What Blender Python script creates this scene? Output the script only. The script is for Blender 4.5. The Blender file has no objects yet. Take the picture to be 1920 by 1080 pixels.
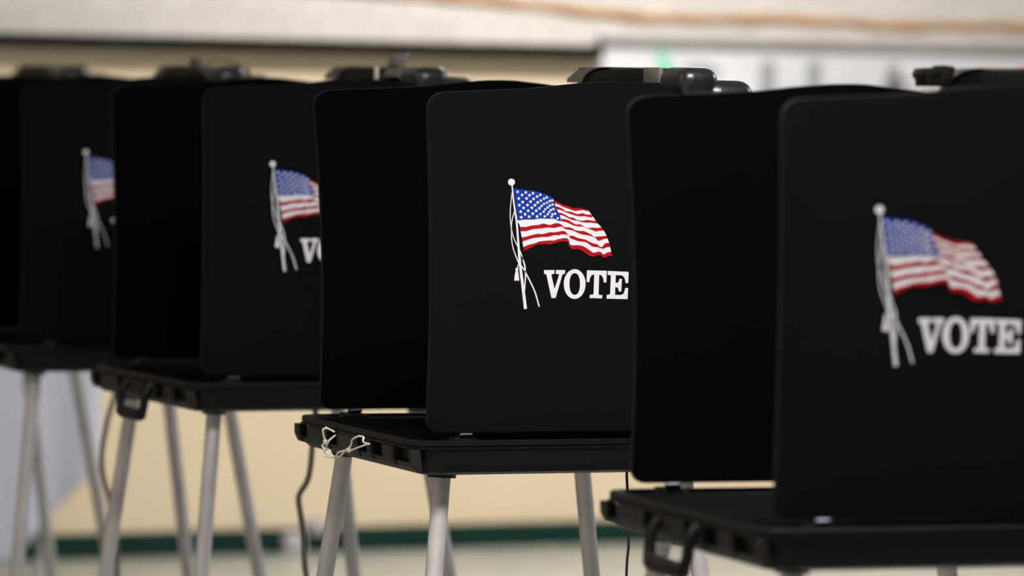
import bpy, bmesh, math, random
from mathutils import Vector, Matrix
from mathutils.geometry import tessellate_polygon

scene = bpy.context.scene
COL = scene.collection
random.seed(4)

# ------------------------------------------------------------------ camera
EYE = 1.37
F_PX = 8450.0
ROLL = 0.017
PITCH = math.atan((540 - 170) / F_PX)
cam_data = bpy.data.cameras.new('camera')
cam = bpy.data.objects.new('camera', cam_data)
COL.objects.link(cam)
cp, sp = math.cos(PITCH), math.sin(PITCH)
cr, sr = math.cos(ROLL), math.sin(ROLL)
def _w(x, y, z):
    return Vector((x, cp * y + sp * z, -sp * y + cp * z))
right = _w(cr, 0, sr)
up = _w(-sr, 0, cr)
back = -_w(0, 1, 0)
M = Matrix.Identity(4)
for i in range(3):
    M[i][0] = right[i]; M[i][1] = up[i]; M[i][2] = back[i]
M[2][3] = EYE
cam.matrix_world = M
cam_data.sensor_width = 36.0
cam_data.lens = F_PX / 1920 * 36.0
cam_data.dof.use_dof = True
cam_data.dof.focus_distance = 6.1
cam_data.dof.aperture_fstop = 3.7
cam_data.clip_end = 60
scene.camera = cam

# ------------------------------------------------------------------ world, exposure
world = bpy.data.worlds.new('world')
scene.world = world
world.use_nodes = True
world.node_tree.nodes['Background'].inputs[0].default_value = (0.8, 0.85, 1.0, 1)
world.node_tree.nodes['Background'].inputs[1].default_value = 0.05
scene.view_settings.view_transform = 'Standard'
scene.view_settings.look = 'None'
scene.view_settings.gamma = 1.0
scene.view_settings.use_curve_mapping = False
scene.view_settings.exposure = 0.0

# ------------------------------------------------------------------ frames
TW = math.radians(24.3)          # direction of the back wall
P0 = Vector((-0.084, 13.47, 0))
WU = Vector((math.cos(TW), math.sin(TW), 0))
WN = Vector((-math.sin(TW), math.cos(TW), 0))
CEIL = 2.9
# ceiling lights: (x, y, strength, colour)
LAMPS = [(0.35, 4.55, 47.0, (1.0, 0.96, 0.96)),
         (3.6, 8.2, 50.0, (0.84, 0.90, 1.0)),
         (-2.6, 6.0, 5.0, (1.0, 0.96, 0.9)),
         (0.8, 11.8, 62.0, (1.0, 0.96, 0.92)),
         (3.9, 12.2, 14.0, (1.0, 0.96, 0.92)),
         (-2.3, 10.2, 0.8, (1.0, 0.97, 0.97)),
         (0.8, 0.3, 3.0, (1.0, 0.97, 0.96))]

# ------------------------------------------------------------------ helpers
def mat(name, col, rough=0.6, metal=0.0, spec=0.5, bump=None, noise=None, coat=0.0):
    """bump=(scale,strength,distance); noise=(scale,amount) small variation of the colour"""
    m = bpy.data.materials.new(name); m.use_nodes = True
    nt = m.node_tree; b = nt.nodes['Principled BSDF']
    b.inputs['Base Color'].default_value = (*col, 1)
    b.inputs['Roughness'].default_value = rough
    b.inputs['Metallic'].default_value = metal
    b.inputs['Specular IOR Level'].default_value = spec
    b.inputs['Coat Weight'].default_value = coat
    tc = nt.nodes.new('ShaderNodeTexCoord')
    if noise:
        n = nt.nodes.new('ShaderNodeTexNoise'); n.inputs['Scale'].default_value = noise[0]
        n.inputs['Detail'].default_value = 6
        nt.links.new(tc.outputs['Object'], n.inputs['Vector'])
        r = nt.nodes.new('ShaderNodeValToRGB')
        a = noise[1]
        r.color_ramp.elements[0].position = 0.3; r.color_ramp.elements[1].position = 0.7
        r.color_ramp.elements[0].color = (*[c * (1 - a) for c in col], 1)
        r.color_ramp.elements[1].color = (*[min(1, c * (1 + a)) for c in col], 1)
        nt.links.new(n.outputs['Fac'], r.inputs['Fac'])
        nt.links.new(r.outputs['Color'], b.inputs['Base Color'])
    if bump:
        n2 = nt.nodes.new('ShaderNodeTexNoise'); n2.inputs['Scale'].default_value = bump[0]
        n2.inputs['Detail'].default_value = 3
        nt.links.new(tc.outputs['Object'], n2.inputs['Vector'])
        bp = nt.nodes.new('ShaderNodeBump'); bp.inputs['Strength'].default_value = bump[1]
        bp.inputs['Distance'].default_value = bump[2]
        nt.links.new(n2.outputs['Fac'], bp.inputs['Height'])
        nt.links.new(bp.outputs['Normal'], b.inputs['Normal'])
    return m

def lin(r, g, b):
    f = lambda c: ((c / 255 + 0.055) / 1.055) ** 2.4 if c > 10 else c / 255 / 12.92
    return (f(r), f(g), f(b))

M_FABRIC = mat('black_fabric', (0.0042, 0.0042, 0.0044), 0.9, spec=0.08, bump=(900, 0.5, 0.0006), noise=(700, 0.35))
M_CASE = mat('black_molded_plastic', (0.0050, 0.0048, 0.0048), 0.45, spec=0.22, bump=(420, 0.35, 0.0005))
M_GLOSS = mat('glossy_black_plastic', (0.007, 0.007, 0.010), 0.30, spec=0.8, bump=(260, 0.45, 0.0009))
M_EDGE_LIT = mat('panel_edge_highlight', (0.0085, 0.0085, 0.0085), 0.8, spec=0.2)  # panel black lightened: the highlight along the edges is painted in
M_RIM = mat('black_plastic_painted_sheen', (0.0150, 0.0130, 0.0122), 0.5, spec=0.35, bump=(420, 0.35, 0.0005))  # case plastic in a lighter tone, reflected light painted onto the pocket rims
M_INNER_SHADE = mat('black_panel_inner_shade', (0.0024, 0.0024, 0.0024), 0.95, spec=0.0)  # deeper black for inner faces, shade inside the booth put into the colour
M_RAILP = mat('satin_black_rail', (0.004, 0.004, 0.004), 0.4, spec=0.25)
M_LATCH = mat('dark_grey_plastic', (0.17, 0.155, 0.148), 0.5, spec=0.5)
M_TOP = mat('writing_surface_plastic', (0.0018, 0.0018, 0.0018), 0.9, spec=0.05)
M_HOLE = mat('dark_recess_plastic', (0.004, 0.004, 0.004), 0.8, spec=0.1)
M_ALU = mat('brushed_aluminium', (0.62, 0.59, 0.60), 0.48, metal=0.35, spec=0.5, noise=(14, 0.12))
M_RUBBER = mat('black_rubber', (0.012, 0.012, 0.012), 0.7)
M_CLIP = mat('chrome_clip', (0.10, 0.105, 0.13), 0.35, metal=1.0)
M_WHITE = mat('white_print', (0.80, 0.79, 0.83), 0.7, spec=0.2)
M_RED = mat('red_print', lin(165, 8, 20), 0.7, spec=0.2)
M_BLUE = mat('blue_print', lin(0, 52, 150), 0.7, spec=0.2)
M_STRING = mat('cream_string', (0.86, 0.80, 0.66), 0.8, spec=0.2)
M_CORD = mat('olive_grey_cord', (0.17, 0.155, 0.115), 0.6)
M_BLACKCORD = mat('black_cord', (0.01, 0.01, 0.01), 0.5)

def link(name, me, m, parent=None, loc=None):
    o = bpy.data.objects.new(name, me)
    COL.objects.link(o)
    ms = m if isinstance(m, (list, tuple)) else [m]
    for k in ms: me.materials.append(k)
    if parent: o.parent = parent
    if loc is not None: o.location = loc
    return o

def finish(name, bm, m, parent=None, smooth=True, bevel=0, seg=3, angle=35):
    bmesh.ops.recalc_face_normals(bm, faces=bm.faces)
    me = bpy.data.meshes.new(name); bm.to_mesh(me); bm.free()
    if smooth:
        for p in me.polygons: p.use_smooth = True
    o = link(name, me, m, parent)
    if bevel:
        md = o.modifiers.new('bevel', 'BEVEL'); md.width = bevel; md.segments = seg
        md.limit_method = 'ANGLE'; md.angle_limit = math.radians(angle)
        md.harden_normals = True
    elif smooth:
        me.set_sharp_from_angle(angle=math.radians(angle))
    return o

def add_box(bm, x0, x1, y0, y1, z0, z1, bev=0, seg=3):
    r = bmesh.ops.create_cube(bm, size=1)
    vs = r['verts']
    for v in vs:
        v.co = Vector(((x0 + x1) / 2 + v.co.x * (x1 - x0), (y0 + y1) / 2 + v.co.y * (y1 - y0), (z0 + z1) / 2 + v.co.z * (z1 - z0)))
    if bev:
        es = list({e for v in vs for e in v.link_edges})
        bmesh.ops.bevel(bm, geom=es, offset=bev, segments=seg, profile=0.5, affect='EDGES')

def add_sweep(bm, pts, rad, n=10, cap=True):
    """tube through pts; rad is a number or one per point"""
    P = [Vector(p) for p in pts]
    R = rad if isinstance(rad, (list, tuple)) else [rad] * len(P)
    rings = []; prev = None
    for i, p in enumerate(P):
        t = (P[min(i + 1, len(P) - 1)] - P[max(i - 1, 0)]).normalized()
        if prev is None:
            a = Vector((1, 0, 0)) if abs(t.x) < 0.9 else Vector((0, 1, 0))
            nx = (a - t * a.dot(t)).normalized()
        else:
            nx = (prev - t * prev.dot(t)).normalized()
        prev = nx; ny = t.cross(nx)
        rings.append([bm.verts.new(p + (nx * math.cos(2 * math.pi * k / n) + ny * math.sin(2 * math.pi * k / n)) * R[i]) for k in range(n)])
    for a, b in zip(rings, rings[1:]):
        for k in range(n):
            bm.faces.new((a[k], a[(k + 1) % n], b[(k + 1) % n], b[k]))
    if cap:
        bm.faces.new(rings[0][::-1]); bm.faces.new(rings[-1])

def smooth_path(pts, sub=6):
    P = [Vector(p) for p in pts]; out = []
    for i in range(len(P) - 1):
        p0, p1, p2, p3 = P[max(i - 1, 0)], P[i], P[i + 1], P[min(i + 2, len(P) - 1)]
        for k in range(sub):
            t = k / sub
            out.append(0.5 * ((2 * p1) + (p2 - p0) * t + (2 * p0 - 5 * p1 + 4 * p2 - p3) * t * t + (3 * p1 - p0 - 3 * p2 + p3) * t ** 3))
    out.append(P[-1]); return out

def round_rect(x0, x1, y0, y1, r, n=6):
    pts = []
    for cx, cy, a0 in ((x1 - r, y1 - r, 0), (x0 + r, y1 - r, 90), (x0 + r, y0 + r, 180), (x1 - r, y0 + r, 270)):
        for k in range(n + 1):
            a = math.radians(a0 + 90 * k / n)
            pts.append((cx + r * math.cos(a), cy + r * math.sin(a)))
    return pts

def add_loft(bm, loops, cap0=True, cap1=True):
    """loops: list of (points2d, z)"""
    R = [[bm.verts.new((x, y, z)) for x, y in pts] for pts, z in loops]
    for a, b in zip(R, R[1:]):
        n = len(a)
        for k in range(n):
            bm.faces.new((a[k], a[(k + 1) % n], b[(k + 1) % n], b[k]))
    if cap0: bm.faces.new(R[0][::-1])
    if cap1: bm.faces.new(R[-1])

def thing(name, label, cat, loc=(0, 0, 0), rz=0, group=None):
    o = bpy.data.objects.new(name, None); COL.objects.link(o)
    o.location = loc; o.rotation_euler = (0, 0, rz); o.empty_display_size = 0.1
    o['label'] = label; o['category'] = cat
    if group: o['group'] = group
    return o

def tag(o, label, cat, group=None):
    o['label'] = label; o['category'] = cat
    if group: o['group'] = group
    return o

def structure(o):
    o['kind'] = 'structure'; return o

# ------------------------------------------------------------------ room shell
def in_room(o):
    """objects modelled in wall coordinates: x along the back wall, y away from the camera, z up"""
    o.location = P0; o.rotation_euler = (0, 0, TW); return o

# lower wall paint: tan
M_TAN = mat('tan_wall_paint', (0.70, 0.575, 0.40), 0.6, spec=0.3, noise=(2.2, 0.04), bump=(60, 0.15, 0.002))
M_GREEN = mat('green_baseboard_vinyl', (0.0035, 0.026, 0.019), 0.7, spec=0.15, noise=(5, 0.12))
M_TRIMB = mat('black_wall_trim', (0.004, 0.0035, 0.003), 0.9, spec=0.1)
# upper wall: cream glazed blocks
M_CREAM = bpy.data.materials.new('cream_block_wall'); M_CREAM.use_nodes = True
nt = M_CREAM.node_tree; b = nt.nodes['Principled BSDF']; b.inputs['Roughness'].default_value = 0.55
tc = nt.nodes.new('ShaderNodeTexCoord'); mp = nt.nodes.new('ShaderNodeMapping')
mp.inputs['Rotation'].default_value = (math.radians(90), 0, 0)
br = nt.nodes.new('ShaderNodeTexBrick')
br.inputs['Color1'].default_value = (0.65, 0.605, 0.57, 1); br.inputs['Color2'].default_value = (0.585, 0.545, 0.51, 1)
br.inputs['Mortar'].default_value = (0.50, 0.46, 0.42, 1)
br.inputs['Scale'].default_value = 1.0; br.inputs['Mortar Size'].default_value = 0.003
br.inputs['Brick Width'].default_value = 0.11; br.inputs['Row Height'].default_value = 0.075
nt.links.new(tc.outputs['Object'], mp.inputs['Vector']); nt.links.new(mp.outputs['Vector'], br.inputs['Vector'])
nt.links.new(br.outputs['Color'], b.inputs['Base Color'])
# floor: speckled grey-green terrazzo tiles
M_FLOOR = bpy.data.materials.new('terrazzo_floor'); M_FLOOR.use_nodes = True
nt = M_FLOOR.node_tree; b = nt.nodes['Principled BSDF']; b.inputs['Roughness'].default_value = 0.35
tc = nt.nodes.new('ShaderNodeTexCoord')
n1 = nt.nodes.new('ShaderNodeTexNoise'); n1.inputs['Scale'].default_value = 7; n1.inputs['Detail'].default_value = 8
r1 = nt.nodes.new('ShaderNodeValToRGB')
r1.color_ramp.elements[0].position = 0.35; r1.color_ramp.elements[0].color = (0.22, 0.24, 0.205, 1)
r1.color_ramp.elements[1].position = 0.62; r1.color_ramp.elements[1].color = (0.34, 0.33, 0.28, 1)
e = r1.color_ramp.elements.new(0.70); e.color = (0.48, 0.38, 0.30, 1)
vo = nt.nodes.new('ShaderNodeTexVoronoi'); vo.inputs['Scale'].default_value = 90
mx = nt.nodes.new('ShaderNodeMix'); mx.data_type = 'RGBA'; mx.inputs['Factor'].default_value = 0.15
nt.links.new(tc.outputs['Object'], n1.inputs['Vector']); nt.links.new(tc.outputs['Object'], vo.inputs['Vector'])
nt.links.new(n1.outputs['Fac'], r1.inputs['Fac'])
nt.links.new(r1.outputs['Color'], mx.inputs['A']); nt.links.new(vo.outputs['Color'], mx.inputs['B'])
nt.links.new(mx.outputs['Result'], b.inputs['Base Color'])
M_CEIL = mat('ceiling_tile', (0.72, 0.71, 0.68), 0.9, noise=(30, 0.05))
M_SIDE = mat('side_wall_paint', (0.62, 0.56, 0.46), 0.7, noise=(2, 0.04))

XL, XR, YN = -6.0, 6.5, -16.5    # left, right, near ends in wall coordinates
def wbox(name, x0, x1, y0, y1, z0, z1, m, bevel=0):
    bm = bmesh.new(); add_box(bm, x0, x1, y0, y1, z0, z1)
    return structure(in_room(finish(name, bm, m, None, smooth=False, bevel=bevel)))
wbox('floor', XL - .1, XR + .1, YN - .1, 0.1, -0.1, 0.0, M_FLOOR)
wbox('ceiling', XL - .1, XR + .1, YN - .1, 0.1, CEIL, CEIL + 0.1, M_CEIL)
bm = bmesh.new(); add_box(bm, XL, XR, 0.0, 0.1, 0, 1.497)
w = finish('wall_back', bm, M_TAN, None, smooth=False); structure(in_room(w))
bm = bmesh.new(); add_box(bm, XL, XR, -0.012, 0.1, 1.497, CEIL)
w2 = finish('wall_back_upper', bm, M_CREAM, None, smooth=False); structure(in_room(w2))
wbox('wall_left', XL - .1, XL, YN, 0, 0, CEIL, M_SIDE)
wbox('wall_right', XR, XR + .1, YN, 0, 0, CEIL, M_SIDE)
wbox('wall_near', XL, XR, YN - .1, YN, 0, CEIL, M_SIDE)
wbox('baseboard_back', XL, XR, -0.014, 0, 0, 0.073, M_GREEN, bevel=0.003)
wbox('trim_1', XL, 0.345, -0.085, -0.002, 1.472, 1.509, M_TRIMB, bevel=0.004)

# ceiling lights
M_FRAME = mat('white_fixture_metal', (0.8, 0.8, 0.78), 0.5)
spots = ['above the nearer voting booths', 'beyond the right end of the room', 'to the left of the booth row',
         'over the middle of the back wall', 'near the right part of the back wall', 'near the left part of the back wall', 'over the camera end']
for (lx, ly, st, lc), where in zip(LAMPS, spots):
    t = thing('ceiling_light', 'white rectangular ceiling light ' + where, 'ceiling light', (lx, ly, CEIL), TW, 'ceiling lights')
    bm = bmesh.new()
    for x0, x1, y0, y1 in ((-.65, .65, -.34, -.30), (-.65, .65, .30, .34), (-.65, -.60, -.30, .30), (.60, .65, -.30, .30)):
        add_box(bm, x0, x1, y0, y1, -0.05, 0)
    finish('frame', bm, M_FRAME, t, smooth=False)
    em = bpy.data.materials.new('lit_diffuser'); em.use_nodes = True
    q = em.node_tree.nodes['Principled BSDF']
    q.inputs['Base Color'].default_value = (0.8, 0.8, 0.8, 1)
    q.inputs['Emission Color'].default_value = (*lc, 1); q.inputs['Emission Strength'].default_value = st
    bm = bmesh.new(); add_box(bm, -.60, .60, -.30, .30, -0.035, -0.02)
    finish('diffuser', bm, em, t, smooth=False)

# ------------------------------------------------------------------ printed artwork (traced in the plane of a side panel)
def uz(px, py):
    a, c = px - 1065, py - 460
    return (7.7638e-4 * a + 1.3629e-5 * c + .199126, 2.865e-6 * a - 7.21854e-4 * c + 1.162263)
def cropA(p): return (950 + p[0] / 12, 340 + p[1] / 12)
def cropB(p): return (1030 + p[0] / 8.3077, 360 + p[1] / 8.3077)
def cropC(p): return (940 + p[0] / 12, 400 + p[1] / 12)
def cropD(p): return (940 + p[0] / 9.818, 480 + p[1] / 9.818)
def cropE(p): return (1010 + p[0] / 10.667, 490 + p[1] / 10.667)
def cropF(p): return (940 + p[0] / 6.171, 325 + p[1] / 6.171)
A_, B_, C_, D_, E_, F_ = [lambda L, f=f: [f(p) for p in L] for f in (cropA, cropB, cropC, cropD, cropE, cropF)]

def add_poly(bm, pts, layer, mi=0):
    """flat ink shape on the outer face of a panel (y = 0 side), layer in 0.2 mm steps"""
    y = -0.0006 - 0.0002 * layer
    P = [uz(*p) for p in pts]
    V3 = [Vector((u, z, 0)) for u, z in P]
    vs = [bm.verts.new((u, y, z)) for u, z in P]
    for t in tessellate_polygon([V3]):
        try:
            f = bm.faces.new([vs[i] for i in t]); f.material_index = mi
        except ValueError:
            pass

def ribbon(pts, ws):
    """pixel polyline -> polygon with width"""
    P = [Vector((p[0], p[1], 0)) for p in pts]
    W = ws if isinstance(ws, (list, tuple)) else [ws] * len(P)
    L, R = [], []
    for i, p in enumerate(P):
        t = (P[min(i + 1, len(P) - 1)] - P[max(i - 1, 0)]).normalized()
        n = Vector((-t.y, t.x, 0)) * W[i] / 2
        L.append((p + n)[:2]); R.append((p - n)[:2])
    return L, R
def add_ribbon(bm, pts, ws, layer, mi=0):
    sp_ = [tuple(v[:2]) for v in smooth_path([(p[0], p[1], 0) for p in pts], 5)]
    if isinstance(ws, (list, tuple)):
        w_ = []
        for i in range(len(ws) - 1): w_ += [ws[i] + (ws[i + 1] - ws[i]) * k / 5 for k in range(5)]
        w_.append(ws[-1])
    else: w_ = ws
    L, R = ribbon(sp_, w_)
    y = -0.0006 - 0.0002 * layer
    l = [bm.verts.new((uz(*p)[0], y, uz(*p)[1])) for p in L]
    r = [bm.verts.new((uz(*p)[0], y, uz(*p)[1])) for p in R]
    for i in range(len(l) - 1):
        f = bm.faces.new((l[i], l[i + 1], r[i + 1], r[i])); f.material_index = mi

def face_front(bm):
    for f in bm.faces:
        f.normal_update()
        if f.normal.y > 0: f.normal_flip()

def mesh_plain(name, bm):
    face_front(bm); me = bpy.data.meshes.new(name); bm.to_mesh(me); bm.free(); return me

# flag
r1t = B_([(78,125),(150,165),(215,200),(290,215),(350,243),(430,245),(470,240),(530,258),(600,268),(610,290)])
r1b = B_([(590,295),(520,275),(450,285),(400,290),(350,278),(280,250),(215,230),(150,195),(85,172)])
stripes = [
 r1t + r1b,
 B_([(92,215),(150,230),(200,255),(250,295),(330,300),(400,330),(440,340),(520,323),(570,345),(640,345),(665,365),(680,378),(645,390),(580,378),(540,368),(470,375),(400,362),(330,338),(260,315),(200,285),(150,270),(118,272)]),
 B_([(142,318),(190,322),(240,345),(300,385),(370,395),(430,430),(480,440),(540,440),(580,428),(640,435),(720,445),(750,485),(690,475),(650,470),(560,472),(500,462),(430,440),(350,430),(290,405),(240,375),(200,358),(160,355)]),
 B_([(178,412),(250,420),(300,435),(350,468),(410,500),(470,495),(520,520),(560,548),(620,555),(680,548),(740,555),(810,545),(845,595),(780,595),(720,610),(650,580),(570,552),(510,530),(430,530),(370,515),(310,485),(250,460),(185,450)]),
 C_([(425,298),(560,298),(690,265),(830,255),(940,220),(1000,235),(1070,252),(1130,245),(1190,215),(1290,215),(1340,240),(1400,295)]) +
 B_([(240,545),(290,540),(350,555),(400,590),(460,600),(530,600),(610,635),(640,650),(700,695),(760,685),(820,685),(890,672),(905,718),(850,722),(800,745),(760,755),(720,715),(680,690),(600,668),(510,655),(450,635),(380,600),(300,580),(258,575)]) +
 C_([(1425,345),(1370,295),(1310,290),(1200,320),(1050,310),(900,330),(720,345),(600,380),(540,395),(435,395)]),
 C_([(460,535),(600,505),(740,465),(830,450),(920,458),(1000,440),(1090,415),(1210,420),(1300,400),(1370,385)]) + B_([(200,600),(245,605),(270,640),(300,675),(290,662),(250,655),(170,655)]) +
 C_([(1300,485),(1200,480),(1050,520),(900,525),(700,550),(580,590),(475,625)]),
 B_([(304,672),(380,680),(440,710),(510,725),(560,735),(620,768),(680,795),(740,805),(790,850),(825,845),(850,805),(890,785),(930,788),(945,850),(890,855),(835,880),(790,865),(740,850),(690,850),(640,825),(580,780),(540,768),(450,760),(380,735),(320,715)]),
 C_([(495,750),(600,700),(680,680),(760,660),(840,625),(960,610),(1070,600),(1170,605),(1280,570),(1360,555)]) + B_([(180,715),(260,712),(290,722),(308,765),(318,815),(360,825),(430,820),(500,830),(550,850),(610,890),(680,940),(720,935),(770,920),(800,930),(830,962),(850,965),(900,935),(965,925),
   (980,990),(930,990),(870,1015),(830,1015),(800,975),(740,980),(690,998),(650,998),(590,970),(520,915),(470,890),(420,880),(350,885),(320,865),(300,830),(290,775),(250,762),(150,768)]) +
 C_([(1300,635),(1200,660),(1100,695),(1040,690),(950,680),(860,685),(760,710),(640,775),(515,835)]),
]
under = (C_([(355,158),(410,250),(425,298),(435,395),(460,535),(475,625),(495,750),(600,702),(680,682),(760,662),(840,627),(960,612),(1070,602),(1170,607),(1280,572),(1360,557)]) +
 B_([(260,720),(285,730),(303,770),(315,820),(360,830),(430,825),(500,835),(550,855),(610,895),(680,945),(720,940),(770,925),(800,935),(830,967),(850,970),(900,940),(963,928),(945,850),(930,788),(905,718),(890,672),(845,595),(810,545),(750,485),(720,445),(680,378),(665,365),(610,290),(590,290)]) +
 r1b[1:] + B_([(85,172)]) + A_([(1060,480),(1125,660),(1190,770),(1200,860),(1150,870),(1090,830),(1030,822),(860,822),(700,822),(600,842),(400,842),(260,862)]))
canton = A_([(155,160),(330,180),(600,210),(780,255),(900,300),(1000,345),(1060,405),(1085,530),(1130,640),(1190,750),(1220,880),(1160,885),(1090,840),(1030,830),(860,832),(780,825),(720,830),(600,850),(400,850),(330,860),(245,874)])
stars = [(245,238),(345,305),(427,248),(508,312),(587,265),(680,340),(750,300),(835,385),(895,357),(965,438),(1020,425),
 (270,383),(357,463),(442,382),(533,455),(600,392),(693,470),(763,428),(835,503),(902,475),(963,540),(1025,518),
 (283,533),(378,595),(465,530),(562,592),(630,533),(730,600),(780,548),(862,622),(915,583),(990,640),(1045,618),
 (313,680),(410,735),(480,657),(583,720),(660,655),(755,730),(825,677),(915,735),(950,685),(1020,738),(1082,722),
 (325,803),(502,790),(680,785),(850,783),(1005,788),(1140,825)]
bm = bmesh.new()
add_poly(bm, under, 0, 0)
for s in stripes: add_poly(bm, s, 1, 1)
add_poly(bm, canton, 2, 2)
for sx, sy in stars:
    R0 = 43 if sx < 740 else 38
    pts = []
    for k in range(10):
        a = math.radians(-90 + 36 * k); rr = R0 if k % 2 == 0 else R0 * 0.47
        pts.append(cropA((sx + rr * math.cos(a), sy + rr * math.sin(a))))
    add_poly(bm, pts, 3, 0)
ME_FLAG = mesh_plain('flag_print', bm)
for k in (M_WHITE, M_RED, M_BLUE): ME_FLAG.materials.append(k)
# pole, ropes and tassel
bm = bmesh.new()
add_poly(bm, [(959.2 + 6.4 * math.cos(a), 341.6 + 6.4 * math.sin(a)) for a in [2 * math.pi * k / 28 for k in range(28)]], 2)
add_ribbon(bm, [(960.2,346),(963.2,378),(965.8,395),(969.4,422),(971.8,455),(975.1,495),(980.2,536),(985.1,577.8)], [2.2,2.9,3.2,3.4,3.8,4.6,5.2,5.8], 1)
add_ribbon(bm, F_([(125,225),(112,350),(105,450),(108,560),(118,650),(120,750),(135,850),(165,940),(205,1035)]) + D_([(375,185),(430,260),(480,360),(560,520),(620,660),(665,810),(695,922)]),
           [1.3,1.5,1.7,1.7,1.7,1.8,1.8,1.9,2.2,2.2,2.3,2.4,2.5,2.6,2.6,2.7], 0)
add_ribbon(bm, F_([(155,430),(130,520),(119,610),(130,695),(160,780),(195,850),(230,930),(250,1000)]) + D_([(370,0),(405,80),(430,170),(440,260),(445,360),(435,500),(425,640)]),
           [1.3,1.5,1.6,1.6,1.7,1.8,2.0,2.2,2.2,2.6,2.8,2.6,2.4,2.2,2.0], 0)
add_ribbon(bm, D_([(328,115),(312,160),(293,212)]), [1.6, 1.7, 1.8], 0)
add_poly(bm, D_([(262,222),(270,208),(290,203),(310,215),(316,240),(305,260),(320,330),(330,440),(305,447),(283,434),(255,447),(238,440),(248,340),(268,260),(258,240)]), 0)
ME_POLE = mesh_plain('flagpole_print', bm); ME_POLE.materials.append(M_WHITE)
# the word VOTE
bm = bmesh.new()
add_poly(bm, E_([(105,165),(312,165),(310,240),(268,243),(250,262),(315,545),(405,262),(390,243),(340,240),(342,165),(525,165),(520,240),(480,245),(465,270),(335,722),(252,722),(155,270),(135,245),(105,242)]), 0)
ro, ri = [], []
for k in range(48):
    a = 2 * math.pi * k / 48
    def sgn(v, p): return math.copysign(abs(v) ** p, v)
    ro.append(cropE((716 + 218 * math.cos(a), 445 + 297 * math.sin(a))))
    ri.append(cropE((717 + 106 * sgn(math.cos(a), .9), 445 + 217 * sgn(math.sin(a), .9))))
vo_ = [bm.verts.new((uz(*p)[0], -0.0006, uz(*p)[1])) for p in ro]
vi_ = [bm.verts.new((uz(*p)[0], -0.0006, uz(*p)[1])) for p in ri]
for k in range(48): bm.faces.new((vo_[k], vo_[(k + 1) % 48], vi_[(k + 1) % 48], vi_[k]))
add_poly(bm, E_([(962,172),(1358,182),(1352,415),(1300,415),(1290,340),(1265,285),(1230,262),(1208,258),(1195,655),(1210,665),(1272,668),(1265,735),(1015,725),(1020,660),(1075,660),(1095,640),(1108,256),(1075,262),(1040,290),(1020,340),(1010,405),(955,405)]), 0)
add_poly(bm, E_([(1380,185),(1802,205),(1792,430),(1740,430),(1725,350),(1700,300),(1660,275),(1540,268),(1536,425),(1580,420),(1600,400),(1612,345),(1665,345),(1652,597),(1600,595),(1595,550),(1575,515),(1530,510),(1526,665),(1640,670),(1690,650),(1715,600),(1735,525),(1790,530),(1780,752),(1355,740),(1360,665),(1410,660),(1428,640),(1442,290),(1430,268),(1378,262)]), 0)
ME_VOTE = mesh_plain('vote_lettering', bm); ME_VOTE.materials.append(M_WHITE)

# ------------------------------------------------------------------ voting booth (local: x from voter side to back, y away from camera)
PB, DEPTH = 0.911, 0.45           # panel bottom height; booth width
def top_z(u):
    pts = [(0, 1.3635), (.03, 1.3675), (.08, 1.370), (.145, 1.374), (.206, 1.381), (.25, 1.3845), (.285, 1.385), (.33, 1.381), (.37, 1.3765), (.42, 1.372)]
    for (a, za), (b_, zb) in zip(pts, pts[1:]):
        if u <= b_:
            t = (u - a) / (b_ - a); return za + (zb - za) * t
    return pts[-1][1]

def make_panel(name, L, y0, th, parent, seed, top=.006, inner=1, free_end=True):
    """upright fabric panel along x, from y0 to y0+th, rounded free corners, softly crowned top"""
    rnd = random.Random(seed)
    us = [0, .0006, .002, .005, .009, .014, .02, .028] + [.028 + (L - .028) * k / 26 for k in range(1, 27)]
    nz = 30; rt, rb = .02, .018
    ph = rnd.uniform(0, 6)
    def colz(u):
        zt, zb = top_z(u), PB
        if free_end:
            if u < rt: zt -= rt - math.sqrt(max(0, rt * rt - (rt - u) ** 2))
            if u < rb: zb += rb - math.sqrt(max(0, rb * rb - (rb - u) ** 2))
        return zb, zt
    def pt(u, t, side):
        zb, zt = colz(u); z = zb + (zt - zb) * t
        h = (z - PB) / .46
        x = u - (top * h * h - 0.0035 * math.sin(h * 3.1)) * max(0, 1 - u / .1)
        y = y0 + side * th + 0.0025 * math.sin(h * 5 + ph) * max(0, 1 - u / .07) ** 2
        return (x, y, z)
    bm = bmesh.new()
    G = [[[bm.verts.new(pt(u, k / nz, s)) for k in range(nz + 1)] for u in us] for s in (0, 1)]
    for s in (0, 1):
        for i in range(len(us) - 1):
            for k in range(nz):
                a = [G[s][i][k], G[s][i + 1][k], G[s][i + 1][k + 1], G[s][i][k + 1]]
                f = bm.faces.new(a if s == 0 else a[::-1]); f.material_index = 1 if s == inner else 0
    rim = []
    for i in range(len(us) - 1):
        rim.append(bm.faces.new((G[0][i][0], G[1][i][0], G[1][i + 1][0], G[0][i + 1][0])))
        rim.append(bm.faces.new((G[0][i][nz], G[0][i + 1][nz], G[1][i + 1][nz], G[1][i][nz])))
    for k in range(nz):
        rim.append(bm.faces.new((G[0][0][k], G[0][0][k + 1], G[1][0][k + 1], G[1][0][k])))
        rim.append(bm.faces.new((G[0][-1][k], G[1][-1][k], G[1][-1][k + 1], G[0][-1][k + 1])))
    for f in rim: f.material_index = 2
    return finish(name, bm, [M_FABRIC, M_INNER_SHADE, M_EDGE_LIT], parent, bevel=0.0022, seg=3, angle=50)

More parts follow.
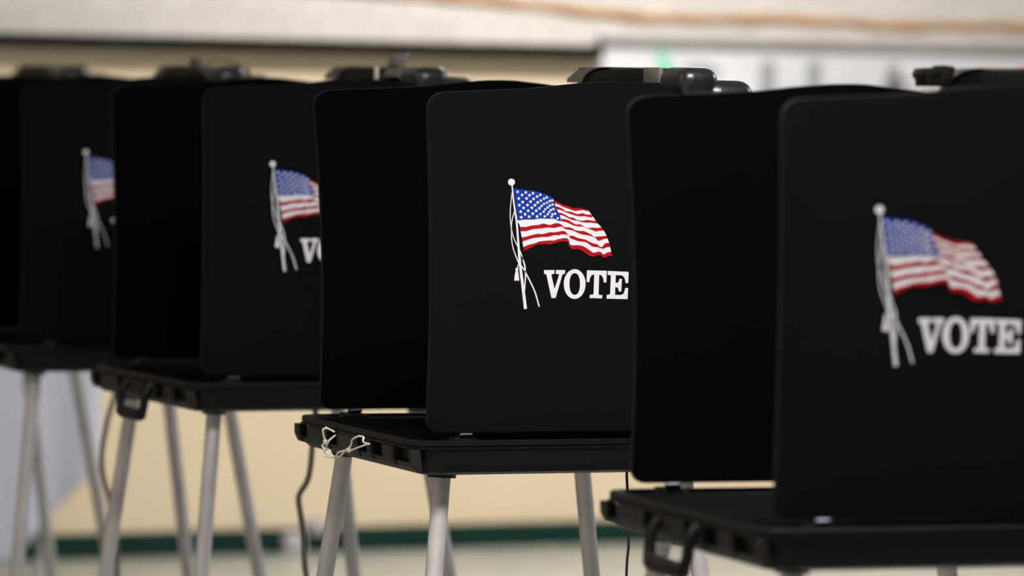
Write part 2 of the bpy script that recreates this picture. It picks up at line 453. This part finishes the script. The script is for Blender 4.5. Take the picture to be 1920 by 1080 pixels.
def make_booth(label, loc, rz, latches, handle=True, seed=1, tops=(.004, .006)):
    t = thing('voting_booth', label, 'voting booth', (loc[0], loc[1], 0), rz, 'voting booths in a row')
    # --- base case: molded shell, lip, pockets on the handle side
    bm = bmesh.new()
    X0, X1, Y0, Y1 = -.030, .462, -.034, .462
    rr = lambda d, r: round_rect(X0 + d, X1 - d, Y0 + d, Y1 - d, r, 6)
    def rx(d, r, dx=0):      # outline, handle side pulled in by dx so the pockets stand in front of it
        return round_rect(X0 + d + dx, X1 - d, Y0 + d, Y1 - d, r, 6)
    add_loft(bm, [(rx(.022, .03, .004), .8555), (rx(.008, .034, .006), .8600), (rx(.003, .034, .008), .872), (rx(.001, .034, .008), .8905),
                  (rr(-.001, .034), .8912), (rr(-.0015, .034), .8938), (rr(.0015, .033), .8945), (rr(.0015, .033), .8955),
                  (rr(-.0005, .034), .8962), (rr(.0, .034), .9022), (rr(.0012, .033), .9032), (rr(.0065, .03), .9032), (rr(.0085, .029), .8985)], cap1=True)
    case = finish('base_case', bm, M_CASE, t, angle=40)
    # ribs and blocks framing the latch pockets
    bm = bmesh.new()
    for a, b_, d in ((.4615, .444, .012), (.406, .3455, .010), (.343, .320, .0115), (.276, .1925, .010), (.150, .137, .012), (.088, .051, .0095), (-.018, -.026, .006), (.0485, .046, .010)):
        y0, y1 = min(a, b_), max(a, b_)
        x1 = X0 + .012; x0 = X0 - d * .2
        v = [(x0, z) for z in (.8905,)] 
        prof = [(x1, .8905), (x0, .8905), (x0 + .0005, .876), (x0 + .006, .8655), (x1 + .004, .862)]
        A = [bm.verts.new((px, y0, pz)) for px, pz in prof]; B = [bm.verts.new((px, y1, pz)) for px, pz in prof]
        n = len(prof)
        for k in range(n): bm.faces.new((A[k], A[(k + 1) % n], B[(k + 1) % n], B[k]))
        bm.faces.new(A[::-1]); bm.faces.new(B)
    # continuous lower sill under the pockets
    prof = [(X0 + .016, .8725), (X0 + .003, .8725), (X0 + .006, .866), (X0 + .016, .8585), (X0 + .03, .857)]
    A = [bm.verts.new((px, -.012, pz)) for px, pz in prof]; B = [bm.verts.new((px, .444, pz)) for px, pz in prof]
    n = len(prof)
    for k in range(n): bm.faces.new((A[k], A[(k + 1) % n], B[(k + 1) % n], B[k]))
    bm.faces.new(A[::-1]); bm.faces.new(B)
    finish('pocket_rim', bm, M_RIM, t, smooth=False, bevel=0.0008, seg=2)
    bm = bmesh.new(); add_loft(bm, [(rr(.010, .028), .8982), (rr(.010, .028), .8992)])
    finish('writing_surface', bm, M_TOP, t, smooth=False)
    # --- panels
    near = make_panel('side_panel', .385, 0.0, .008, t, seed, tops[0])
    for nm, me in (('flag_print', ME_FLAG), ('flagpole_print', ME_POLE), ('vote_lettering', ME_VOTE)):
        o = bpy.data.objects.new(nm, me); COL.objects.link(o); o.parent = near
    near_label = {'flag_print': 'printed waving stars and stripes flag', 'flagpole_print': 'white printed flagpole with ropes and tassel', 'vote_lettering': 'white slab serif letters reading VOTE'}
    for c in near.children: c['label'] = near_label[c.name.split('.')[0]]
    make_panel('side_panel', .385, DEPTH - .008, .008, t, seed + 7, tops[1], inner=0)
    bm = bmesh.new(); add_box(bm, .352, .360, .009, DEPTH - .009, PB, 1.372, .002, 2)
    finish('back_panel', bm, M_INNER_SHADE, t)
    # --- clips that hold the panels above the tray
    for cy in (-.002, DEPTH + .000):
        bm = bmesh.new()
        add_box(bm, .036, .066, cy - .010, cy + .014, .8975, .9055, .002, 2)
        add_box(bm, .030, .074, cy - .006, cy + .010, .8975, .9020, .0015, 2)
        o = finish('panel_clip', bm, M_CASE, t)
        bm = bmesh.new(); add_sweep(bm, [(.042, cy - .008, .9085), (.044, cy - .009, .9085), (.060, cy - .009, .9088), (.062, cy - .008, .9088)], [.002, .0034, .0034, .002], 12)
        c = finish('clip_pin', bm, M_CLIP, o); c['label'] = 'shiny metal clip pin'
    # --- lid standing upright behind the panels
    bm = bmesh.new()
    add_box(bm, .388, .462, -.030, .478, .9035, 1.3895, .022, 6)
    lid = finish('case_lid', bm, M_GLOSS, t, angle=60)
    # --- rail with rounded ends along the top edge of the lid
    bm = bmesh.new()
    add_box(bm, .369, .436, .150, .400, 1.372, 1.4050, .004, 3)
    add_box(bm, .372, .430, .050, .175, 1.3925, 1.4045, .004, 3)
    rail = finish('lid_rail', bm, M_RAILP, t, angle=60)
    bm = bmesh.new(); add_box(bm, .352, .410, -.024, .068, 1.360, 1.4060, .0185, 6)
    finish('lid_corner', bm, M_GLOSS, rail, angle=60)
    # far sloping grey end of the rail
    bm = bmesh.new()
    prof = [(.430, 1.3830), (.430, 1.3880), (.392, 1.4005), (.345, 1.4052), (.285, 1.4060), (.330, 1.4025), (.360, 1.3950), (.376, 1.3830)]
    A = [bm.verts.new((.3655, y_, z_)) for y_, z_ in prof]; B = [bm.verts.new((.430, y_, z_)) for y_, z_ in prof]
    n = len(prof)
    for k in range(n): bm.faces.new((A[k], A[(k + 1) % n], B[(k + 1) % n], B[k]))
    bm.faces.new(A[::-1]); bm.faces.new(B)
    finish('rail_end', bm, M_LATCH, rail, smooth=False)
    # --- latches on the top edge: (y centre, tilt in degrees from hanging down, length)
    for yc, ang, ln, hx, hz, th, hw in latches:
        bm = bmesh.new()
        add_box(bm, -th / 2, th / 2, -hw, hw, -ln, .004, .0016, 2)
        add_box(bm, th / 2 - .001, th / 2 + .005, -hw * .7, hw * .7, -ln * .8, -ln * .35, .0016, 2)
        o = finish('latch', bm, M_LATCH if th < .01 else M_CASE, t)
        o.location = (hx, yc, hz); o.rotation_euler = (0, math.radians(ang), 0)
        if ang > 170 and th < .01:
            bm = bmesh.new(); add_box(bm, .352, .357, .182, .192, 1.384, 1.4055, .0015, 2)
            c = finish('latch_catch', bm, M_STRING, rail); c.location.x = .010; c['label'] = 'tan strip on the black rail'
    # --- legs
    for lx, ly, sx, sy in ((.036, .034, -.11, -.12), (.026, .405, -.11, .12), (.386, .405, .165, .12), (.386, .034, .165, -.12)):
        top = Vector((lx, ly, .858)); bot = Vector((lx + sx * .846, ly + sy * .846, .012))
        bm = bmesh.new(); add_sweep(bm, [top, top.lerp(bot, .5), bot], .0122, 24)
        leg = finish('leg', bm, M_ALU, t, angle=50)
        bm = bmesh.new(); add_sweep(bm, [Vector((lx, ly, .866)) , top.lerp(bot, .012)], [.022, .019], 24)
        finish('leg_socket', bm, M_CASE, leg, angle=50)
        bm = bmesh.new(); add_sweep(bm, [bot + (top - bot).normalized() * .03, bot + (top - bot).normalized() * .004, bot - Vector((0, 0, .011))], [.0145, .0155, .0150], 20)
        finish('foot', bm, M_RUBBER, leg, angle=50)
    if handle:
        bm = bmesh.new()
        pts = [(-.031, .266, .887), (-.041, .266, .872), (-.044, .264, .850), (-.046, .260, .8435), (-.046, .252, .8395), (-.046, .235, .8385), (-.046, .180, .8385), (-.046, .158, .8395), (-.046, .150, .8435), (-.044, .146, .855), (-.041, .146, .876), (-.031, .148, .890)]
        P = smooth_path(pts, 5)
        n = len(P)
        R = [.0070 + .0032 * math.exp(-((k / n - .5) / .2) ** 6) for k in range(n)]
        add_sweep(bm, P, R, 12)
        finish('handle', bm, M_CASE, t, angle=50)
    return t

RZ = math.radians(21)
UP = (.120, 203, .040, .366, 1.392, .007, .030)      # latch standing open, leaning back
DN = (.110, 0, .018, .366, 1.4015, .007, .028)
N1, N2, N3, N4 = (-.872, 8.0), (-.489, 7.10), (-.111, 6.006), (.289, 4.865)
RZ1, RZ2, RZ4 = math.radians(21), math.radians(23.4), math.radians(19.1)
make_booth('black voting booth at far left, mostly hidden, only thin legs showing', (-1.25, 9.0), RZ, [DN], seed=3)
b1 = make_booth('blurred black voting booth at left edge with dim cut-off flag print', N1, RZ1, [(.120, 150, .030, .366, 1.394, .009, .024)], seed=13)
make_booth('black voting booth second from left, half its flag and letter V showing', N2, RZ2, [UP], seed=23, tops=(.004, .008))
b3 = make_booth('black voting booth in sharp focus, word VOTE above its tray', N3, math.radians(21.2), [DN], handle=False, seed=33, tops=(.006, .018))
make_booth('nearest black voting booth at right edge, blurred flag, VOTE and hanging handle', N4, RZ4, [(.43, 172, .018, .362, 1.388, .014, .018), (.35, 188, .020, .346, 1.388, .014, .018), DN], seed=43, tops=(.003, .014))

# strap arching over the lid corner of the booth at the left edge
bm = bmesh.new()
P = smooth_path([(.372, .115, 1.4120), (.380, .095, 1.4180), (.392, .070, 1.4170), (.406, .045, 1.4110), (.420, .025, 1.4020), (.428, .015, 1.3850)], 6)
prev = None
for p in P:
    r_ = [bm.verts.new((p.x, p.y - .006, p.z)), bm.verts.new((p.x, p.y + .006, p.z))]
    if prev: bm.faces.new((prev[0], r_[0], r_[1], prev[1]))
    prev = r_
st_ = finish('strap', bm, mat('brown_strap', (0.10, 0.065, 0.035), 0.8), b1, angle=80)
md = st_.modifiers.new('thick', 'SOLIDIFY'); md.thickness = .003
st_['label'] = 'brown strap arching over the lid corner'

# ------------------------------------------------------------------ cream string tied through the pockets of the focused booth
def booth_pt(loc, x, y, z):
    c, s = math.cos(RZ), math.sin(RZ)
    return Vector((loc[0] + c * x - s * y, loc[1] + s * x + c * y, z))
A3 = [(0.2665, 0.8925), (0.2700, 0.8962), (0.2750, 0.8979), (0.2810, 0.8978), (0.2855, 0.8962), (0.2882, 0.8938), (0.2877, 0.8833), (0.2843, 0.8766), (0.2903, 0.8719), (0.2839, 0.8668), (0.2898, 0.8622), (0.28, 0.8588), (0.2625, 0.8581), (0.241, 0.8606), (0.2198, 0.8678), (0.1944, 0.8733), (0.1777, 0.8809), (0.1612, 0.8904), (0.1405, 0.8964), (0.1240, 0.8962), (0.1175, 0.8930), (0.1180, 0.8895), (0.1230, 0.8870)]
B3 = [(0.2705, 0.8881), (0.2745, 0.8816), (0.2731, 0.8782), (0.2871, 0.8694), (0.2738, 0.8656), (0.2628, 0.8643), (0.2495, 0.8578), (0.2281, 0.863), (0.2028, 0.8706), (0.1816, 0.8737), (0.1607, 0.8788), (0.1275, 0.8869)]
L3 = N3
bm = bmesh.new()
for pts, dx, r in ((A3, -.002, .0013), (B3, .001, .0013)):
    Q = []
    for i, (y, z) in enumerate(pts):
        x = -.045 + dx + (.008 if i in (0, len(pts) - 1) else 0) + .002 * math.sin(i * 2.1)
        Q.append(booth_pt(L3, x, y, z))
    add_sweep(bm, smooth_path(Q, 6), r, 8)
# knots: small coils
for ky, kz, kr in ((.2855, .8775, .0034), (.277, .8615, .0045), (.1835, .8738, .0032)):
    Q = [booth_pt(L3, -.046 + .0015 * math.sin(a * 1.7), ky + kr * math.cos(a), kz + kr * 0.8 * math.sin(a)) for a in [k * .5 for k in range(22)]]
    add_sweep(bm, Q, .0012, 6)
s = finish('string', bm, M_STRING, None, angle=60)
tag(s, 'cream string knotted through two slots of the focused booth tray', 'string')

# ------------------------------------------------------------------ power cords hanging from booths
def cord(label, loc, pts, r, m, cat='power cord'):
    bm = bmesh.new()
    P = smooth_path([booth_pt(loc, x, y, z) for x, y, z in pts], 8)
    add_sweep(bm, P, r, 10)
    o = finish('power_cord', bm, m, None, angle=60)
    tag(o, label, 'power cord')
cord('grey power cord bowing down under the blurred left booth', N1,
     [(.205, .02, .8555), (.1984, .02, .845), (.1791, .02, .805), (.1649, .02, .7521), (.1579, .02, .6847), (.1736, .02, .6217), (.186, .02, .56), (.19, .01, .40), (.18, -.02, .2), (.18, -.03, .03), (.22, -.05, .006), (.34, -.06, .006)], .0048, M_CORD)
cord('grey power cord with a kink hanging under the second booth from left', N2,
     [(.200, .02, .8555), (.1978, .02, .845), (.1945, .02, .80), (.1885, .02, .7465), (.1729, .02, .7166), (.1765, .02, .685), (.181, .02, .6547), (.184, .02, .61), (.1895, .02, .56), (.20, .02, .35), (.19, 0, .05), (.22, -.02, .006), (.33, -.05, .006)], .0048, M_CORD)
cord('thin black power cord hanging straight under the focused booth', N3,
     [(.299, .02, .8555), (.2991, .02, .845), (.3015, .02, .8114), (.3034, .02, .7527), (.3011, .02, .7088), (.300, .02, .5), (.302, .02, .2), (.30, .01, .03), (.32, -.01, .004), (.42, -.06, .004)], .0019, M_BLACKCORD)

# ------------------------------------------------------------------ table with white cloth against the wall, left
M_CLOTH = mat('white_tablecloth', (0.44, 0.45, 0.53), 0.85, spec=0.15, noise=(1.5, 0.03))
t = thing('cloth_table', 'long folding table behind the left booths, hidden under its white cloth', 'table', P0 + WU * -2.35 - WN * .33, TW)
bm = bmesh.new(); add_box(bm, -.92, .92, -.26, .26, .715, .742, .004, 2); finish('tabletop', bm, M_SIDE, t)
for x in (-.8, .8):
    for y in (-.2, .2):
        bm = bmesh.new(); add_sweep(bm, [(x, y, .716), (x, y, .0)], .014, 14); finish('leg', bm, M_ALU, t)
bm = bmesh.new()
# cloth: a top sheet with a hanging front whose right corner swings up in a diagonal hem
nx, ny = 60, 26
xr = .935
def hem(x):       # hem height of the front along the table
    d = xr - x
    return max(.055, .33 - d * 1.06) if d < .26 else .055 + .01 * math.sin(x * 9)
rows = []
for i in range(nx + 1):
    x = -xr + 2 * xr * i / nx
    if i == nx: x = xr
    col = [bm.verts.new((x, .285, .45))] + [bm.verts.new((x, .285, .75)), bm.verts.new((x, .27, .7515))] + [bm.verts.new((x, -.262, .7515)), bm.verts.new((x, -.272, .748))]
    for k in range(1, ny + 1):
        z = .748 + (hem(x) - .748) * k / ny
        fold = .010 * math.sin(x * 17 + .4) * (k / ny) + .006 * math.sin(x * 41) * (k / ny)
        col.append(bm.verts.new((x, -.276 + fold, z)))
    rows.append(col)
for a, b_ in zip(rows, rows[1:]):
    for k in range(len(a) - 1): bm.faces.new((a[k], b_[k], b_[k + 1], a[k + 1]))
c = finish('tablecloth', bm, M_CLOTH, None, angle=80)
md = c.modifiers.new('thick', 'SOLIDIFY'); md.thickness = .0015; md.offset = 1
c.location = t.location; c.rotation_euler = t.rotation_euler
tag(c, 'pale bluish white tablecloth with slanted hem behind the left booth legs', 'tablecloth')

# ------------------------------------------------------------------ whiteboard on the wall, right, with papers
M_BOARD = mat('white_board_face', (0.55, 0.54, 0.57), 0.5, noise=(3, 0.05))
M_RAIL = mat('grey_board_rail', (0.21, 0.205, 0.195), 0.5, noise=(6, 0.12))
wb = thing('whiteboard', 'wide white board with grey top rail on the back wall at right', 'board', P0, TW)
bm = bmesh.new(); add_box(bm, .352, 3.6, -.045, -.013, .78, 1.512, .003, 2); finish('board_face', bm, M_BOARD, wb)
bm = bmesh.new(); add_box(bm, .350, 3.6, -.060, -.012, 1.508, 1.540, .003, 2); finish('top_rail', bm, M_RAIL, wb)
bm = bmesh.new(); add_box(bm, .350, 3.6, -.085, -.012, .75, .782, .004, 2); finish('tray_rail', bm, M_RAIL, wb)
def paper(label, pts, m, th=.0012, cat='paper cutout', group='papers on the white board', y=-.0465):
    """cut paper shape pinned to the board, pts in wall coordinates (s, z)"""
    bm = bmesh.new()
    A = [bm.verts.new((s_, y, z_)) for s_, z_ in pts]; B = [bm.verts.new((s_, y + th, z_)) for s_, z_ in pts]
    n = len(pts)
    bm.faces.new(A); bm.faces.new(B[::-1])
    for k in range(n): bm.faces.new((A[k], B[k], B[(k + 1) % n], A[(k + 1) % n]))
    o = finish('paper_cutout', bm, m, None, smooth=False); in_room(o); tag(o, label, cat, group)
M_GREY = mat('grey_green_paper', (0.27, 0.29, 0.29), 0.8)
M_GREY2 = mat('dark_grey_paper', (0.16, 0.14, 0.16), 0.8)
M_LGREY = mat('light_grey_paper', (0.50, 0.49, 0.49), 0.8)
M_PGREEN = mat('green_paper', (0.20, 0.58, 0.38), 0.8)
M_PRED = mat('red_paper', (0.55, 0.08, 0.10), 0.8)
M_PORANGE = mat('peach_paper', (0.75, 0.50, 0.36), 0.8)
def strip(s, w, z0, z1): return [(s - w, z0), (s + w, z0), (s + w * 1.05, z1 - .02), (s + w * .5, z1), (s - w * .5, z1), (s - w * 1.05, z1 - .02)]
paper('grey-green paper strip on the white board, left of its twin', strip(.918, .026, 1.30, 1.478), M_GREY)
paper('grey-green paper strip on the white board, right of its twin', strip(1.078, .026, 1.30, 1.480), M_GREY)
paper('grey paper strip with dark base, rightmost strip on the white board', strip(1.356, .024, 1.33, 1.475), M_GREY)
paper('dark grey paper patch at the foot of the rightmost strip', [(1.325, 1.38), (1.395, 1.38), (1.40, 1.425), (1.36, 1.44), (1.32, 1.42)], M_GREY2, y=-.048)
paper('light grey paper patch low on the board between the strips', [(1.17, 1.36), (1.27, 1.36), (1.26, 1.405), (1.20, 1.41)], M_LGREY)
paper('light grey paper patch right of the darkest strip', [(1.40, 1.36), (1.53, 1.36), (1.50, 1.405), (1.41, 1.42)], M_LGREY, y=-.0475)
paper('light grey paper patch left of the first strip', [(.955, 1.36), (1.04, 1.36), (1.03, 1.40), (.96, 1.405)], M_LGREY, y=-.0475)
paper('small green paper leaf near the left end of the board', [(.535, 1.497), (.56, 1.50), (.575, 1.475), (.605, 1.450), (.60, 1.425), (.56, 1.42), (.53, 1.44), (.545, 1.47)], M_PGREEN)
paper('dark grey paper cloud right of the green leaf', [(.62, 1.440), (.66, 1.462), (.71, 1.462), (.76, 1.440), (.74, 1.42), (.64, 1.42)], M_GREY)
paper('small red paper shape at the right edge of the board', [(1.80, 1.41), (1.875, 1.41), (1.87, 1.455), (1.845, 1.475), (1.81, 1.46)], M_PRED)
paper('small peach paper shape beside the red one', [(1.695, 1.40), (1.735, 1.40), (1.73, 1.475), (1.705, 1.475)], M_PORANGE)

# orange-brown paper streamer strung along the upper wall
M_STREAM = mat('orange_brown_crepe', (0.44, 0.25, 0.11), 0.8, noise=(5, 0.2))
cen = [(-.75, 1.668), (-.5, 1.657), (-.24, 1.645), (-.05, 1.637), (.147, 1.624), (.36, 1.607), (.58, 1.597), (.75, 1.597), (.95, 1.602), (1.17, 1.599), (1.35, 1.590), (1.5, 1.592), (1.7, 1.598), (1.9, 1.597), (2.4, 1.61), (3.0, 1.63)]
P = smooth_path([(a, 0, b_) for a, b_ in cen], 14)
bm = bmesh.new(); prev = None
for i, p in enumerate(P):
    w_ = .0140 + .0035 * math.sin(i * .31) * math.sin(i * .13 + 1)
    tw_ = .004 * math.sin(i * .45)
    pr = [bm.verts.new((p.x, -.020 + tw_, p.z - w_)), bm.verts.new((p.x, -.026 - tw_ * .5, p.z)), bm.verts.new((p.x, -.020 - tw_, p.z + w_))]
    if prev:
        for k in range(2): bm.faces.new((prev[k], pr[k], pr[k + 1], prev[k + 1]))
    prev = pr
o = finish('paper_streamer', bm, M_STREAM, None, angle=80); in_room(o)
md = o.modifiers.new('thick', 'SOLIDIFY'); md.thickness = .001
tag(o, 'orange-brown crepe streamer sagging along the cream upper wall', 'streamer')

# small pale boxes at the baseboard
M_PALE = mat('pale_plastic', (0.42, 0.40, 0.44), 0.5)
def pale(name, label, cat, s0, z0, w_, h_, d_, y_):
    bm = bmesh.new(); add_box(bm, s0 - w_ / 2, s0 + w_ / 2, y_ - d_, y_, z0, z0 + h_, .006, 3)
    add_box(bm, s0 - w_ * .25, s0 + w_ * .25, y_ - d_ - .004, y_ - d_ + .002, z0 + h_ * .25, z0 + h_ * .75, .0015, 2)
    o = finish(name, bm, M_PALE, None); in_room(o); tag(o, label, cat)
pale('cable_box', 'pale grey box on the floor against the green baseboard', 'box', -.618, 0, .062, .062, .05, -.016)
pale('outlet_box', 'pale grey outlet box low on the wall over the green baseboard', 'outlet', -.540, .055, .045, .05, .03, -.0145)
